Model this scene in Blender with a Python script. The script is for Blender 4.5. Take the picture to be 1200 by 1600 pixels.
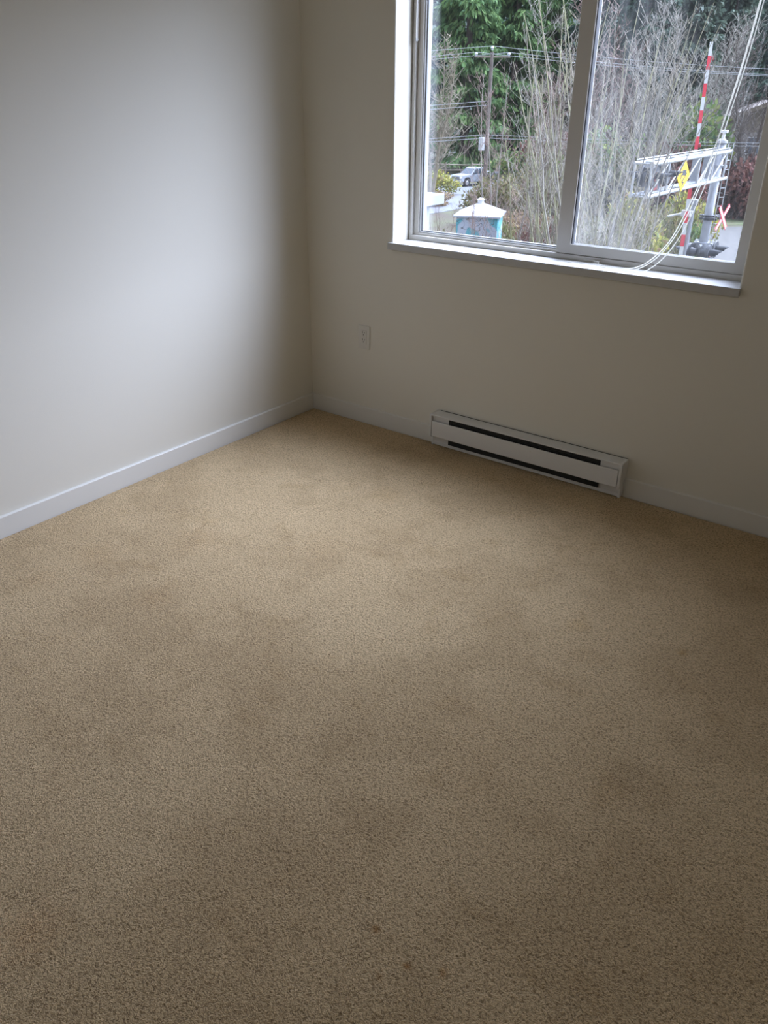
import bpy, bmesh, math, random
import numpy as np
from mathutils import Vector, Matrix

for o in list(bpy.data.objects): bpy.data.objects.remove(o)
scene = bpy.context.scene
COL = scene.collection

# ------------------------------------------------------------------ camera
F_PX, YAW, PITCH, ROLL = 1240.74, -0.6382, 0.4855, 0.0086
CAM = Vector((2.711, -3.0118, 1.4895))
fw = Vector((math.sin(YAW) * math.cos(PITCH), math.cos(YAW) * math.cos(PITCH), -math.sin(PITCH)))
rt = Vector((math.cos(YAW), -math.sin(YAW), 0)); up = rt.cross(fw)
RT = math.cos(ROLL) * rt + math.sin(ROLL) * up
UP = -math.sin(ROLL) * rt + math.cos(ROLL) * up
cd = bpy.data.cameras.new('camera'); cam = bpy.data.objects.new('camera', cd); COL.objects.link(cam)
cd.sensor_fit = 'VERTICAL'; cd.sensor_height = 24.0; cd.lens = F_PX * 24.0 / 1600.0
cd.clip_start = 0.05; cd.clip_end = 500
m = Matrix((RT, UP, -fw)).transposed().to_4x4(); m.translation = CAM
cam.matrix_world = m
scene.camera = cam

# ------------------------------------------------------------------ light, exposure
SKY = 31.0
EXPOSURE = 0.0
w = bpy.data.worlds.new('overcast_sky'); scene.world = w; w.use_nodes = True
nt = w.node_tree; nt.nodes.clear()
wo = nt.nodes.new('ShaderNodeOutputWorld'); bg = nt.nodes.new('ShaderNodeBackground')
tc = nt.nodes.new('ShaderNodeTexCoord'); sp = nt.nodes.new('ShaderNodeSeparateXYZ')
# overcast sky: dim all round, much brighter where the veiled sun stands beyond the trees
SUN_DIR = Vector((.34, .61, .71)).normalized(); LOBE, LOBE_POW, BASE = 1.0, 5.0, .085
dt = nt.nodes.new('ShaderNodeVectorMath'); dt.operation = 'DOT_PRODUCT'; dt.inputs[1].default_value = SUN_DIR
nt.links.new(tc.outputs['Generated'], dt.inputs[0]); nt.links.new(tc.outputs['Generated'], sp.inputs[0])
mx0 = nt.nodes.new('ShaderNodeMath'); mx0.operation = 'MAXIMUM'; mx0.inputs[1].default_value = 0; nt.links.new(dt.outputs['Value'], mx0.inputs[0])
pw = nt.nodes.new('ShaderNodeMath'); pw.operation = 'POWER'; pw.inputs[1].default_value = LOBE_POW; nt.links.new(mx0.outputs[0], pw.inputs[0])
ml = nt.nodes.new('ShaderNodeMath'); ml.operation = 'MULTIPLY_ADD'; ml.inputs[1].default_value = LOBE * SKY; ml.inputs[2].default_value = BASE * SKY
nt.links.new(pw.outputs[0], ml.inputs[0]); nt.links.new(ml.outputs[0], bg.inputs[1])
bg.inputs[0].default_value = (.84, .925, 1.25, 1)
nt.links.new(bg.outputs[0], wo.inputs[0])
# daylight portal in the window opening (guides sampling of the sky; gives no light of its own)
ld = bpy.data.lights.new('window_portal', 'AREA'); ld.shape = 'RECTANGLE'; ld.size = 1.52; ld.size_y = 1.31
lo = bpy.data.objects.new('window_portal', ld); COL.objects.link(lo)
lo.location = (1.266, .09, 1.54); lo.rotation_euler = (math.radians(-90), 0, 0)
ld.cycles.is_portal = True
vs = scene.view_settings
scene.display_settings.display_device = 'sRGB'
vs.view_transform = 'Standard'; vs.look = 'None'; vs.gamma = 1; vs.exposure = EXPOSURE
vs.use_curve_mapping = False
scene.cycles.max_bounces = 12; scene.cycles.diffuse_bounces = 7; scene.cycles.transparent_max_bounces = 24
scene.cycles.sample_clamp_indirect = 20

# ------------------------------------------------------------------ materials
def mat(name, col, rough=.6, spec=.5, metal=0, var=0, vscale=8, bump=0, bscale=200, col2=None, detail=4):
    mt = bpy.data.materials.new(name); mt.use_nodes = True
    n = mt.node_tree; b = n.nodes['Principled BSDF']
    b.inputs['Base Color'].default_value = (*col, 1); b.inputs['Roughness'].default_value = rough
    b.inputs['Specular IOR Level'].default_value = spec; b.inputs['Metallic'].default_value = metal
    t = n.nodes.new('ShaderNodeTexCoord')
    if var or col2:
        no = n.nodes.new('ShaderNodeTexNoise'); no.inputs['Scale'].default_value = vscale; no.inputs['Detail'].default_value = detail
        n.links.new(t.outputs['Object'], no.inputs['Vector'])
        r = n.nodes.new('ShaderNodeValToRGB'); r.color_ramp.elements[0].position = .35; r.color_ramp.elements[1].position = .65
        c2 = col2 or tuple(c * (1 - var) for c in col)
        r.color_ramp.elements[0].color = (*c2, 1); r.color_ramp.elements[1].color = (*col, 1)
        n.links.new(no.outputs['Fac'], r.inputs[0]); n.links.new(r.outputs[0], b.inputs['Base Color'])
    if bump:
        no = n.nodes.new('ShaderNodeTexNoise'); no.inputs['Scale'].default_value = bscale; no.inputs['Detail'].default_value = 3
        n.links.new(t.outputs['Object'], no.inputs['Vector'])
        bp = n.nodes.new('ShaderNodeBump'); bp.inputs['Strength'].default_value = 1; bp.inputs['Distance'].default_value = bump
        n.links.new(no.outputs['Fac'], bp.inputs['Height']); n.links.new(bp.outputs[0], b.inputs['Normal'])
    return mt

def leafmat(name, cols, rough=.75, trans=.25):
    mt = bpy.data.materials.new(name); mt.use_nodes = True; n = mt.node_tree; b = n.nodes['Principled BSDF']
    g = n.nodes.new('ShaderNodeNewGeometry'); r = n.nodes.new('ShaderNodeValToRGB')
    while len(r.color_ramp.elements) < len(cols): r.color_ramp.elements.new(.5)
    for i, c in enumerate(cols):
        r.color_ramp.elements[i].position = i / max(1, len(cols) - 1); r.color_ramp.elements[i].color = (*c, 1)
    n.links.new(g.outputs['Random Per Island'], r.inputs[0]); n.links.new(r.outputs[0], b.inputs['Base Color'])
    b.inputs['Roughness'].default_value = rough; b.inputs['Specular IOR Level'].default_value = .2
    tr = n.nodes.new('ShaderNodeBsdfTranslucent'); mx = n.nodes.new('ShaderNodeMixShader'); mx.inputs[0].default_value = trans
    n.links.new(r.outputs[0], tr.inputs[0]); n.links.new(b.outputs[0], mx.inputs[1]); n.links.new(tr.outputs[0], mx.inputs[2])
    n.links.new(mx.outputs[0], n.nodes['Material Output'].inputs[0])
    return mt

def glassmat(name, tint, film, filmcol, dirt=False, edge=None):
    """thin window glass: clear transmission, a weak mirror reflection and a film for dirt and for painted haze"""
    mt = bpy.data.materials.new(name); mt.use_nodes = True; n = mt.node_tree; n.nodes.remove(n.nodes['Principled BSDF'])
    out = n.nodes['Material Output']
    tr = n.nodes.new('ShaderNodeBsdfTransparent'); tr.inputs[0].default_value = (*tint, 1)
    gl = n.nodes.new('ShaderNodeBsdfGlossy'); gl.inputs['Roughness'].default_value = .02
    lw = n.nodes.new('ShaderNodeLayerWeight'); p5 = n.nodes.new('ShaderNodeMath'); p5.operation = 'POWER'; p5.inputs[1].default_value = 5
    n.links.new(lw.outputs['Facing'], p5.inputs[0]); fr = n.nodes.new('ShaderNodeMath'); fr.operation = 'MULTIPLY_ADD'; fr.inputs[1].default_value = .95; fr.inputs[2].default_value = .035
    n.links.new(p5.outputs[0], fr.inputs[0])
    m1 = n.nodes.new('ShaderNodeMixShader')
    n.links.new(fr.outputs[0], m1.inputs[0]); n.links.new(tr.outputs[0], m1.inputs[1]); n.links.new(gl.outputs[0], m1.inputs[2])
    df = n.nodes.new('ShaderNodeBsdfTranslucent'); df.inputs[0].default_value = (*filmcol, 1)
    m2 = n.nodes.new('ShaderNodeMixShader'); m2.inputs[0].default_value = film
    n.links.new(m1.outputs[0], m2.inputs[1]); n.links.new(df.outputs[0], m2.inputs[2])
    if dirt:   # streaky dried-water film, thickest in the lower left of the pane
        t = n.nodes.new('ShaderNodeTexCoord'); mp = n.nodes.new('ShaderNodeMapping'); mp.inputs['Scale'].default_value = (60, 1, 7)
        no = n.nodes.new('ShaderNodeTexNoise'); no.inputs['Scale'].default_value = 1; no.inputs['Detail'].default_value = 5
        n.links.new(t.outputs['Object'], mp.inputs[0]); n.links.new(mp.outputs[0], no.inputs['Vector'])
        s = n.nodes.new('ShaderNodeSeparateXYZ'); n.links.new(t.outputs['Object'], s.inputs[0])
        a = n.nodes.new('ShaderNodeMapRange'); a.inputs['From Min'].default_value = 1.40; a.inputs['From Max'].default_value = 1.75
        a.inputs['To Min'].default_value = 1; a.inputs['To Max'].default_value = .25; n.links.new(s.outputs['X'], a.inputs[0])
        c = n.nodes.new('ShaderNodeMapRange'); c.inputs['From Min'].default_value = .95; c.inputs['From Max'].default_value = 1.7
        c.inputs['To Min'].default_value = 1; c.inputs['To Max'].default_value = .45; n.links.new(s.outputs['Z'], c.inputs[0])
        k = n.nodes.new('ShaderNodeMapRange'); k.inputs['From Min'].default_value = .3; k.inputs['From Max'].default_value = .72
        k.inputs['To Min'].default_value = .25; k.inputs['To Max'].default_value = 1.6; n.links.new(no.outputs['Fac'], k.inputs[0])
        mu = n.nodes.new('ShaderNodeMath'); mu.operation = 'MULTIPLY'; n.links.new(a.outputs[0], mu.inputs[0]); n.links.new(c.outputs[0], mu.inputs[1])
        mv = n.nodes.new('ShaderNodeMath'); mv.operation = 'MULTIPLY'; n.links.new(mu.outputs[0], mv.inputs[0]); n.links.new(k.outputs[0], mv.inputs[1])
        mw = n.nodes.new('ShaderNodeMath'); mw.operation = 'MULTIPLY'; mw.inputs[1].default_value = film; n.links.new(mv.outputs[0], mw.inputs[0])
        n.links.new(mw.outputs[0], m2.inputs[0])
    if edge:   # hazy reflection along the pane's left edge, painted as a paler film
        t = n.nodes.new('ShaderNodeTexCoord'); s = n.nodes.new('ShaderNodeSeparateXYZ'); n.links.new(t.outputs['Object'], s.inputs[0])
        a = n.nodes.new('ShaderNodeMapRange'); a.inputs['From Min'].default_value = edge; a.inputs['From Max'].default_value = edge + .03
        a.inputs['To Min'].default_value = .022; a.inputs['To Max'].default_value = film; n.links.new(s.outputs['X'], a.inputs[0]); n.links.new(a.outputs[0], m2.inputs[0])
    n.links.new(m2.outputs[0], out.inputs[0])
    return mt

M = {}
M['wall'] = mat('wall_paint', (.715, .685, .605), .55, .3, bump=.0002, bscale=260)
M['ceiling'] = mat('ceiling_paint', (.82, .80, .76), .8, .2)
M['trim'] = mat('trim_paint', (.71, .695, .65), .35, .5)
M['vinyl'] = mat('window_vinyl', (.585, .565, .525), .4, .5)
M['sill'] = mat('sill_paint', (.50, .50, .49), .4, .5, var=.06, vscale=30)
M['spacer'] = mat('glazing_spacer', (.25, .26, .28), .35, .6)
M['gasket'] = mat('black_gasket', (.015, .015, .018), .5)
M['heater'] = mat('heater_enamel', (.72, .715, .70), .38, .5)
M['dark'] = mat('dark_interior', (.012, .012, .012), .7)
M['fin'] = mat('dull_fin', (.05, .05, .045), .5, metal=.6)
M['plate'] = mat('outlet_plastic', (.66, .635, .575), .35, .5)
M['slot'] = mat('outlet_slot', (.02, .018, .014), .6)
M['cord'] = None
M['clip'] = mat('clear_plastic', (.62, .60, .55), .2, .6)
M['galv'] = mat('galvanised_steel', (.50, .53, .57), .5, .5, var=.2, vscale=5)
M['alu'] = mat('pale_aluminium', (.60, .61, .60), .5, .5, var=.15, vscale=6)
M['black'] = mat('black_paint', (.03, .033, .04), .5)
M['red'] = mat('red_reflective', (.55, .03, .05), .5)
M['white'] = mat('white_reflective', (.66, .67, .66), .5)
M['pink'] = mat('faded_crossbuck', (.62, .50, .50), .5)
M['yellow'] = mat('yellow_sign', (.80, .45, .01), .5)
M['lens'] = mat('red_lens', (.22, .02, .02), .3)
M['truck'] = mat('silver_white_paint', (.50, .54, .60), .3, .6)
M['tyre'] = mat('tyre_rubber', (.02, .02, .02), .8)
M['chrome'] = mat('wheel_alloy', (.5, .5, .52), .3, metal=.7)
M['carglass'] = mat('vehicle_glass', (.04, .06, .08), .12, .8)
M['grille'] = mat('vehicle_grille', (.06, .065, .075), .4)
M['lamp'] = mat('headlamp_plastic', (.6, .62, .65), .2, .8)
M['wood'] = mat('weathered_wood', (.30, .25, .19), .8, var=.3, vscale=4)
M['polewood'] = mat('pole_wood', (.22, .18, .15), .85, var=.3, vscale=3)
M['ceramic'] = mat('insulator', (.62, .64, .66), .3)
M['wire'] = mat('wire_grey', (.40, .42, .42), .6)
M['road'] = mat('wet_asphalt', (.20, .21, .23), .6, var=.15, vscale=1.0)
M['gravel'] = mat('pale_gravel', (.19, .175, .15), .9, col2=(.09, .085, .075), vscale=5, detail=8)
M['grass'] = mat('winter_ground', (.16, .17, .06), .9, col2=(.13, .09, .055), vscale=.6, detail=8)
M['lawn'] = mat('lawn', (.15, .20, .07), .9, col2=(.17, .15, .08), vscale=1.4, detail=8)
M['bark'] = mat('dark_bark', (.09, .07, .055), .9, var=.4, vscale=3)
M['moss'] = mat('mossy_bark', (.34, .34, .17), .85, col2=(.25, .21, .16), vscale=1.5)
M['greybark'] = mat('grey_bark', (.32, .30, .24), .85, col2=(.20, .175, .15), vscale=1.5)
M['redtwig'] = mat('reddish_twigs', (.27, .17, .14), .85, col2=(.20, .15, .12), vscale=2)
M['tantwig'] = mat('tan_twigs', (.36, .31, .21), .85, col2=(.24, .20, .16), vscale=2)
M['cedar'] = leafmat('cedar_sprays', [(.035, .075, .03), (.07, .13, .045), (.12, .19, .06), (.05, .10, .045)])
M['fir'] = leafmat('fir_sprays', [(.018, .04, .03), (.035, .065, .045), (.05, .085, .05)])
M['pine'] = leafmat('grey_green_sprays', [(.05, .08, .06), (.09, .12, .085), (.07, .095, .06)])
M['olive'] = leafmat('olive_leaves', [(.10, .11, .04), (.17, .16, .06), (.07, .07, .03), (.22, .17, .09)])
M['yleaf'] = leafmat('yellow_green_leaves', [(.14, .17, .05), (.38, .34, .06), (.10, .13, .04), (.22, .14, .08)])
M['rleaf'] = leafmat('dark_red_leaves', [(.13, .05, .042), (.17, .085, .065), (.10, .055, .045)])
M['gleaf'] = leafmat('green_leaves', [(.05, .10, .035), (.10, .16, .05), (.20, .22, .06)])
M['bleaf'] = leafmat('withered_leaves', [(.22, .15, .09), (.30, .22, .13), (.16, .10, .07), (.24, .20, .08)])
M['roof'] = mat('roof_shingle', (.20, .17, .15), .85, var=.2, vscale=2)
M['siding'] = mat('grey_tan_siding', (.20, .18, .16), .8)
M['fascia'] = mat('tan_boards', (.40, .32, .20), .8, col2=(.28, .22, .15), vscale=1.5)
M['winglass'] = mat('house_glass', (.06, .08, .10), .15, .8)
M['extwall'] = mat('exterior_paint', (.58, .62, .68), .6)
def tone(names, k):
    for nm in names:
        t_ = M[nm].node_tree
        for nd in t_.nodes:
            if nd.type == 'VALTORGB':
                for el in nd.color_ramp.elements: el.color = (el.color[0] * k, el.color[1] * k, el.color[2] * k, 1)
            if nd.type == 'BSDF_PRINCIPLED' and not nd.inputs['Base Color'].is_linked:
                c_ = nd.inputs['Base Color'].default_value; nd.inputs['Base Color'].default_value = (c_[0] * k, c_[1] * k, c_[2] * k, 1)
tone(['galv', 'alu'], .5); tone(['white', 'pink'], .75)
tone(['truck', 'ceramic', 'wire', 'extwall', 'gravel', 'road', 'lawn', 'grass', 'fascia', 'wood'], .55)
tone(['moss', 'greybark', 'redtwig', 'tantwig'], .68); tone(['polewood'], .5)
tone(['olive', 'yleaf', 'bleaf', 'gleaf', 'rleaf'], .95); tone(['gravel', 'extwall', 'fascia', 'grass'], .62)
tone(['cedar'], 1.15)

M['cord'] = leafmat('nylon_cord', [(.92, .91, .87), (.92, .91, .87)], .5, .5)
# carpet: cut pile, tufts in relief, traffic patches, a few rust-coloured spots
def carpet_material():
    mt = bpy.data.materials.new('beige_carpet'); mt.use_nodes = True; n = mt.node_tree; b = n.nodes['Principled BSDF']
    L = n.links.new; N = n.nodes.new
    b.inputs['Roughness'].default_value = 1; b.inputs['Specular IOR Level'].default_value = .05
    b.inputs['Sheen Weight'].default_value = .15; b.inputs['Sheen Roughness'].default_value = .6
    t = N('ShaderNodeTexCoord')
    def noise(s, d=3, rough=.5, dist=0):
        q = N('ShaderNodeTexNoise'); q.inputs['Scale'].default_value = s; q.inputs['Detail'].default_value = d
        q.inputs['Roughness'].default_value = rough; q.inputs['Distortion'].default_value = dist
        L(t.outputs['Object'], q.inputs['Vector']); return q
    def ramp(src, p0, c0, p1, c1):
        r = N('ShaderNodeValToRGB'); r.color_ramp.elements[0].position = p0; r.color_ramp.elements[0].color = (*c0, 1)
        r.color_ramp.elements[1].position = p1; r.color_ramp.elements[1].color = (*c1, 1); L(src, r.inputs[0]); return r
    def mul(a, c, f=1.0, mode='MULTIPLY'):
        q = N('ShaderNodeMix'); q.data_type = 'RGBA'; q.blend_type = mode; q.inputs[0].default_value = f
        L(a, q.inputs[6]); L(c, q.inputs[7]); return q.outputs[2]
    tuft = noise(180, 2, .6, .9); fine = noise(420, 2, .6); patch = noise(2.6, 4, .62); big = noise(.9, 2, .5, .3); wear = noise(6, 5, .7, .5)
    base = ramp(fine.outputs['Fac'], .3, (.55, .395, .215), .7, (.74, .565, .335))
    c = mul(base.outputs[0], ramp(tuft.outputs['Fac'], .33, (.47, .43, .37), .55, (1.10, 1.10, 1.10)).outputs[0])  # dark end of the tuft ramp paints the shade in the crevices between tufts
    c = mul(c, ramp(patch.outputs['Fac'], .44, (.91, .895, .87), .53, (1.02, 1.02, 1.02)).outputs[0])
    c = mul(c, ramp(big.outputs['Fac'], .38, (.92, .90, .87), .62, (1.03, 1.03, 1.03)).outputs[0])
    c = mul(c, ramp(wear.outputs['Fac'], .30, (.90, .87, .82), .45, (1, 1, 1)).outputs[0])
    # spots: (x, y, radius, strength)
    for (x, y, r, s, colr) in SPOTS:
        cx = N('ShaderNodeCombineXYZ'); cx.inputs[0].default_value = x; cx.inputs[1].default_value = y
        dd = N('ShaderNodeVectorMath'); dd.operation = 'DISTANCE'; L(t.outputs['Object'], dd.inputs[0]); L(cx.outputs[0], dd.inputs[1])
        ad = N('ShaderNodeMath'); ad.operation = 'MULTIPLY_ADD'; ad.inputs[1].default_value = r * 1.6; L(noise(60, 3).outputs['Fac'], ad.inputs[0]); L(dd.outputs['Value'], ad.inputs[2])
        mr = N('ShaderNodeMapRange'); mr.inputs['From Min'].default_value = r * 1.8; mr.inputs['From Max'].default_value = r * .7
        mr.inputs['To Min'].default_value = 0; mr.inputs['To Max'].default_value = s; L(ad.outputs[0], mr.inputs[0])
        q = N('ShaderNodeMix'); q.data_type = 'RGBA'; q.blend_type = 'MULTIPLY'; L(mr.outputs[0], q.inputs[0]); L(c, q.inputs[6]); q.inputs[7].default_value = (*colr, 1)
        c = q.outputs[2]
    L(c, b.inputs['Base Color'])
    h = N('ShaderNodeMath'); h.operation = 'ADD'; L(tuft.outputs['Fac'], h.inputs[0])
    h2 = N('ShaderNodeMath'); h2.operation = 'MULTIPLY'; h2.inputs[1].default_value = .35; L(fine.outputs['Fac'], h2.inputs[0]); L(h2.outputs[0], h.inputs[1])
    bp = N('ShaderNodeBump'); bp.inputs['Strength'].default_value = .9; bp.inputs['Distance'].default_value = .009; L(h.outputs[0], bp.inputs['Height'])
    L(bp.outputs[0], b.inputs['Normal'])
    return mt
RUST = (.62, .40, .16)
SPOTS = [(2.095, -2.197, .012, .9, RUST), (2.19, -2.22, .012, .9, RUST), (2.25, -2.19, .013, .9, RUST), (2.16, -2.27, .010, .6, RUST),
         (1.98, -.98, .05, .35, (.85, .72, .45)), (1.55, -2.62, .09, .35, (.95, .72, .55)), (1.02, -1.1, .12, .30, (.86, .78, .68)), (.95, -.62, .10, .3, (.9, .78, .55)),
         (.62, -1.35, .13, .45, (.84, .75, .64)), (0.394, -1.643, 0.1, 0.5, (0.85, 0.77, 0.66)),
         (0.384, -1.868, 0.1, 0.45, (0.86, 0.78, 0.68)),
         (0.791, -1.703, 0.08, 0.45, (0.84, 0.74, 0.62)),
         (0.541, -1.222, 0.05, 0.4, (0.86, 0.77, 0.62)),
         (1.705, -1.867, 0.16, 0.45, (0.8, 0.78, 0.74)),
         (1.779, -2.115, 0.14, 0.35, (0.84, 0.82, 0.79)),
         (2.288, -0.925, 0.022, 0.6, (0.78, 0.62, 0.32)),
         (1.916, -1.650, 0.2, 0.3, (0.88, 0.85, 0.8))]
M['carpet'] = carpet_material()

# ------------------------------------------------------------------ mesh helpers
def link(name, me, material, parent=None, smooth=False):
    o = bpy.data.objects.new(name, me); COL.objects.link(o)
    mats = material if isinstance(material, (list, tuple)) else [material]
    for mm in mats: me.materials.append(mm)
    if smooth: me.polygons.foreach_set('use_smooth', [True] * len(me.polygons))
    if parent: o.parent = parent
    return o
def frombm(name, bm, material, parent=None, smooth=False):
    bmesh.ops.recalc_face_normals(bm, faces=bm.faces)
    me = bpy.data.meshes.new(name); bm.to_mesh(me); bm.free()
    return link(name, me, material, parent, smooth)
def box(bm, x0, x1, y0, y1, z0, z1, bev=0, mi=0, mtx=None):
    g = bmesh.ops.create_cube(bm, size=1)['verts']
    for v in g: v.co = Vector(((x0 + x1) / 2 + v.co.x * (x1 - x0), (y0 + y1) / 2 + v.co.y * (y1 - y0), (z0 + z1) / 2 + v.co.z * (z1 - z0)))
    fs = set(f for v in g for f in v.link_faces)
    for f in fs: f.material_index = mi
    vs_ = g
    if bev:
        r = bmesh.ops.bevel(bm, geom=list(set(e for v in g for e in v.link_edges)), offset=bev, segments=2, affect='EDGES', profile=.5)
        vs_ = list(set(v for f in r['faces'] for v in f.verts) | set(v for v in g if v.is_valid))
    if mtx is not None:
        for v in vs_: v.co = mtx @ v.co
def tube(bm, a, b, r0, r1=None, seg=10, mi=0, cap=True):
    a = Vector(a); b = Vector(b); r1 = r0 if r1 is None else r1
    z = (b - a).normalized(); x = z.orthogonal().normalized(); y = z.cross(x)
    A = [bm.verts.new(a + (x * math.cos(t) + y * math.sin(t)) * r0) for t in [2 * math.pi * i / seg for i in range(seg)]]
    B = [bm.verts.new(b + (x * math.cos(t) + y * math.sin(t)) * r1) for t in [2 * math.pi * i / seg for i in range(seg)]]
    for i in range(seg):
        f = bm.faces.new((A[i], A[(i + 1) % seg], B[(i + 1) % seg], B[i])); f.material_index = mi
    if cap:
        f = bm.faces.new(A[::-1]); f.material_index = mi; f = bm.faces.new(B); f.material_index = mi
def prism(bm, pts, axis, a, b, mi=0):
    """extrude a 2-D outline along an axis (x: pts are y,z ; y: pts are x,z ; z: pts are x,y)"""
    def mk(p, t):
        return {'x': (t, p[0], p[1]), 'y': (p[0], t, p[1]), 'z': (p[0], p[1], t)}[axis]
    A = [bm.verts.new(mk(p, a)) for p in pts]; B = [bm.verts.new(mk(p, b)) for p in pts]; n = len(pts)
    for i in range(n):
        f = bm.faces.new((A[i], A[(i + 1) % n], B[(i + 1) % n], B[i])); f.material_index = mi
    f = bm.faces.new(A[::-1]); f.material_index = mi; f = bm.faces.new(B); f.material_index = mi
def path_tube(name, pts, r, material, parent=None, seg=8):
    cu = bpy.data.curves.new(name, 'CURVE'); cu.dimensions = '3D'; cu.bevel_depth = r; cu.bevel_resolution = 2; cu.use_fill_caps = True
    s = cu.splines.new('NURBS'); s.points.add(len(pts) - 1); s.use_endpoint_u = True; s.order_u = 4; s.resolution_u = 6
    for p, q in zip(s.points, pts): p.co = (*q, 1)
    o = bpy.data.objects.new(name, cu)
    me = bpy.data.meshes.new_from_object(o); bpy.data.objects.remove(o); bpy.data.curves.remove(cu)
    return link(name, me, material, parent, True)
def struct(o): o['kind'] = 'structure'; return o
def tag(o, label, cat, group=None, kind=None):
    o['label'] = label; o['category'] = cat
    if group: o['group'] = group
    if kind: o['kind'] = kind
    return o
def empty(name, loc, rz=0):
    o = bpy.data.objects.new(name, None); COL.objects.link(o); o.location = loc; o.rotation_euler = (0, 0, rz); o.empty_display_size = .1
    return o

# ------------------------------------------------------------------ room shell
RX, BY, CZ = 3.15, -3.9, 2.44          # right wall, back wall, ceiling
WL, WR, SZ, WT = .514, 2.018, .8952, 2.18  # window opening
WD = .205                                # outer wall thickness
bm = bmesh.new()
XS = [0, .012, .03] + [i * (RX - .06) / 60 + .03 for i in range(1, 61)] + [RX - .012, RX]
bb = .0132
# carpet sheet: flat, its edge turned down into the gap at the baseboards
def carpet():
    x0, x1, y0, y1 = bb, RX - bb, BY + bb, -bb
    rings = [(0, -.011), (.003, -.004), (.009, -.0008), (.02, 0), (.5, 0)]
    prev = None; bm = bmesh.new()
    for d, z in rings:
        q = [bm.verts.new(p) for p in ((x0 + d, y0 + d, z), (x1 - d, y0 + d, z), (x1 - d, y1 - d, z), (x0 + d, y1 - d, z))]
        if prev:
            for i in range(4): bm.faces.new((prev[i], prev[(i + 1) % 4], q[(i + 1) % 4], q[i]))
        prev = q
    bm.faces.new(prev)
    o = struct(frombm('floor', bm, M['carpet'])); return o
bm.free()
carpet()
bm = bmesh.new(); box(bm, -.2, RX + .2, BY - .2, WD, -.25, -.0115); struct(frombm('trim_1', bm, M['dark']))   # subfloor slab
bm = bmesh.new(); box(bm, -.2, RX + .2, BY - .2, WD, CZ, CZ + .2); struct(frombm('ceiling', bm, M['ceiling']))
bm = bmesh.new(); box(bm, -.2, 0, BY - .2, WD, -.0115, CZ); struct(frombm('wall_left', bm, M['wall']))
bm = bmesh.new(); box(bm, RX, RX + .2, BY - .2, WD, -.0115, CZ); struct(frombm('wall_right', bm, M['wall']))
bm = bmesh.new(); box(bm, 0, RX, BY - .2, BY, -.0115, CZ); struct(frombm('wall_back', bm, M['wall']))
# window wall with its opening; reveal edges slightly rounded (drywall bead)
bm = bmesh.new()
e = .006
def wallring():
    outer = [(0, -.0115), (RX, -.0115), (RX, CZ), (0, CZ)]
    rings = []
    for (off, y) in ((-e, 0), (-e * .3, e * .3), (0, e), (0, WD)):
        rings.append([(WL + off, SZ - .03 + off, y), (WR - off, SZ - .03 + off, y), (WR - off, WT - off, y), (WL + off, WT - off, y)])
    vo = [bm.verts.new((x, 0, z)) for x, z in outer]
    pr = [bm.verts.new((x, y, z)) for x, z, y in rings[0]]
    for i in range(4): bm.faces.new((vo[i], vo[(i + 1) % 4], pr[(i + 1) % 4], pr[i]))
    for r in rings[1:]:
        q = [bm.verts.new((x, y, z)) for x, z, y in r]
        for i in range(4): bm.faces.new((pr[i], pr[(i + 1) % 4], q[(i + 1) % 4], q[i]))
        pr = q
    vb = [bm.verts.new((x, WD, z)) for x, z in outer]
    for i in range(4): bm.faces.new((pr[i], pr[(i + 1) % 4], vb[(i + 1) % 4], vb[i]))
    for i in range(4): bm.faces.new((vb[i], vb[(i + 1) % 4], vo[(i + 1) % 4], vo[i]))
wallring()
struct(frombm('wall_window', bm, M['wall']))

# the rest of the building's outer wall round this room
bm = bmesh.new(); box(bm, -14, -.2, -6, WD, -6.2, 7); box(bm, RX + .2, 16, -6, WD, -6.2, 7); box(bm, -.2, RX + .2, -6, WD, CZ + .2, 7); box(bm, -.2, RX + .2, -6, WD, -6.2, -.25)
struct(frombm('wall_exterior', bm, M['extwall']))
# baseboards
BH = .0774
def bbprof(s=1): return [(0, -.0115), (-bb * s, -.0115), (-bb * s, BH - .002), (-(bb - .0015) * s, BH - .0005), (-(bb - .004) * s, BH + .0005), (0, BH + .001)]
HX0, HX1, HH, HD = .789, 1.733, .162, .0666
bm = bmesh.new(); prism(bm, bbprof(), 'x', bb, HX0 + .0005); struct(frombm('baseboard_window', bm, M['trim']))
bm = bmesh.new(); prism(bm, bbprof(), 'x', HX1 - .0005, RX - bb); struct(frombm('baseboard_window_right', bm, M['trim']))
bm = bmesh.new(); prism(bm, [(-y, z) for y, z in bbprof()], 'y', BY + bb, 0)
for v in bm.verts: pass
struct(frombm('baseboard_left', bm, M['trim']))
bm = bmesh.new(); prism(bm, [(RX + y, z) for y, z in bbprof()], 'y', BY + bb, 0); struct(frombm('baseboard_right', bm, M['trim']))
bm = bmesh.new(); prism(bm, [(BY - y, z) for y, z in bbprof()], 'x', 0, RX); struct(frombm('baseboard_back', bm, M['trim']))

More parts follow.
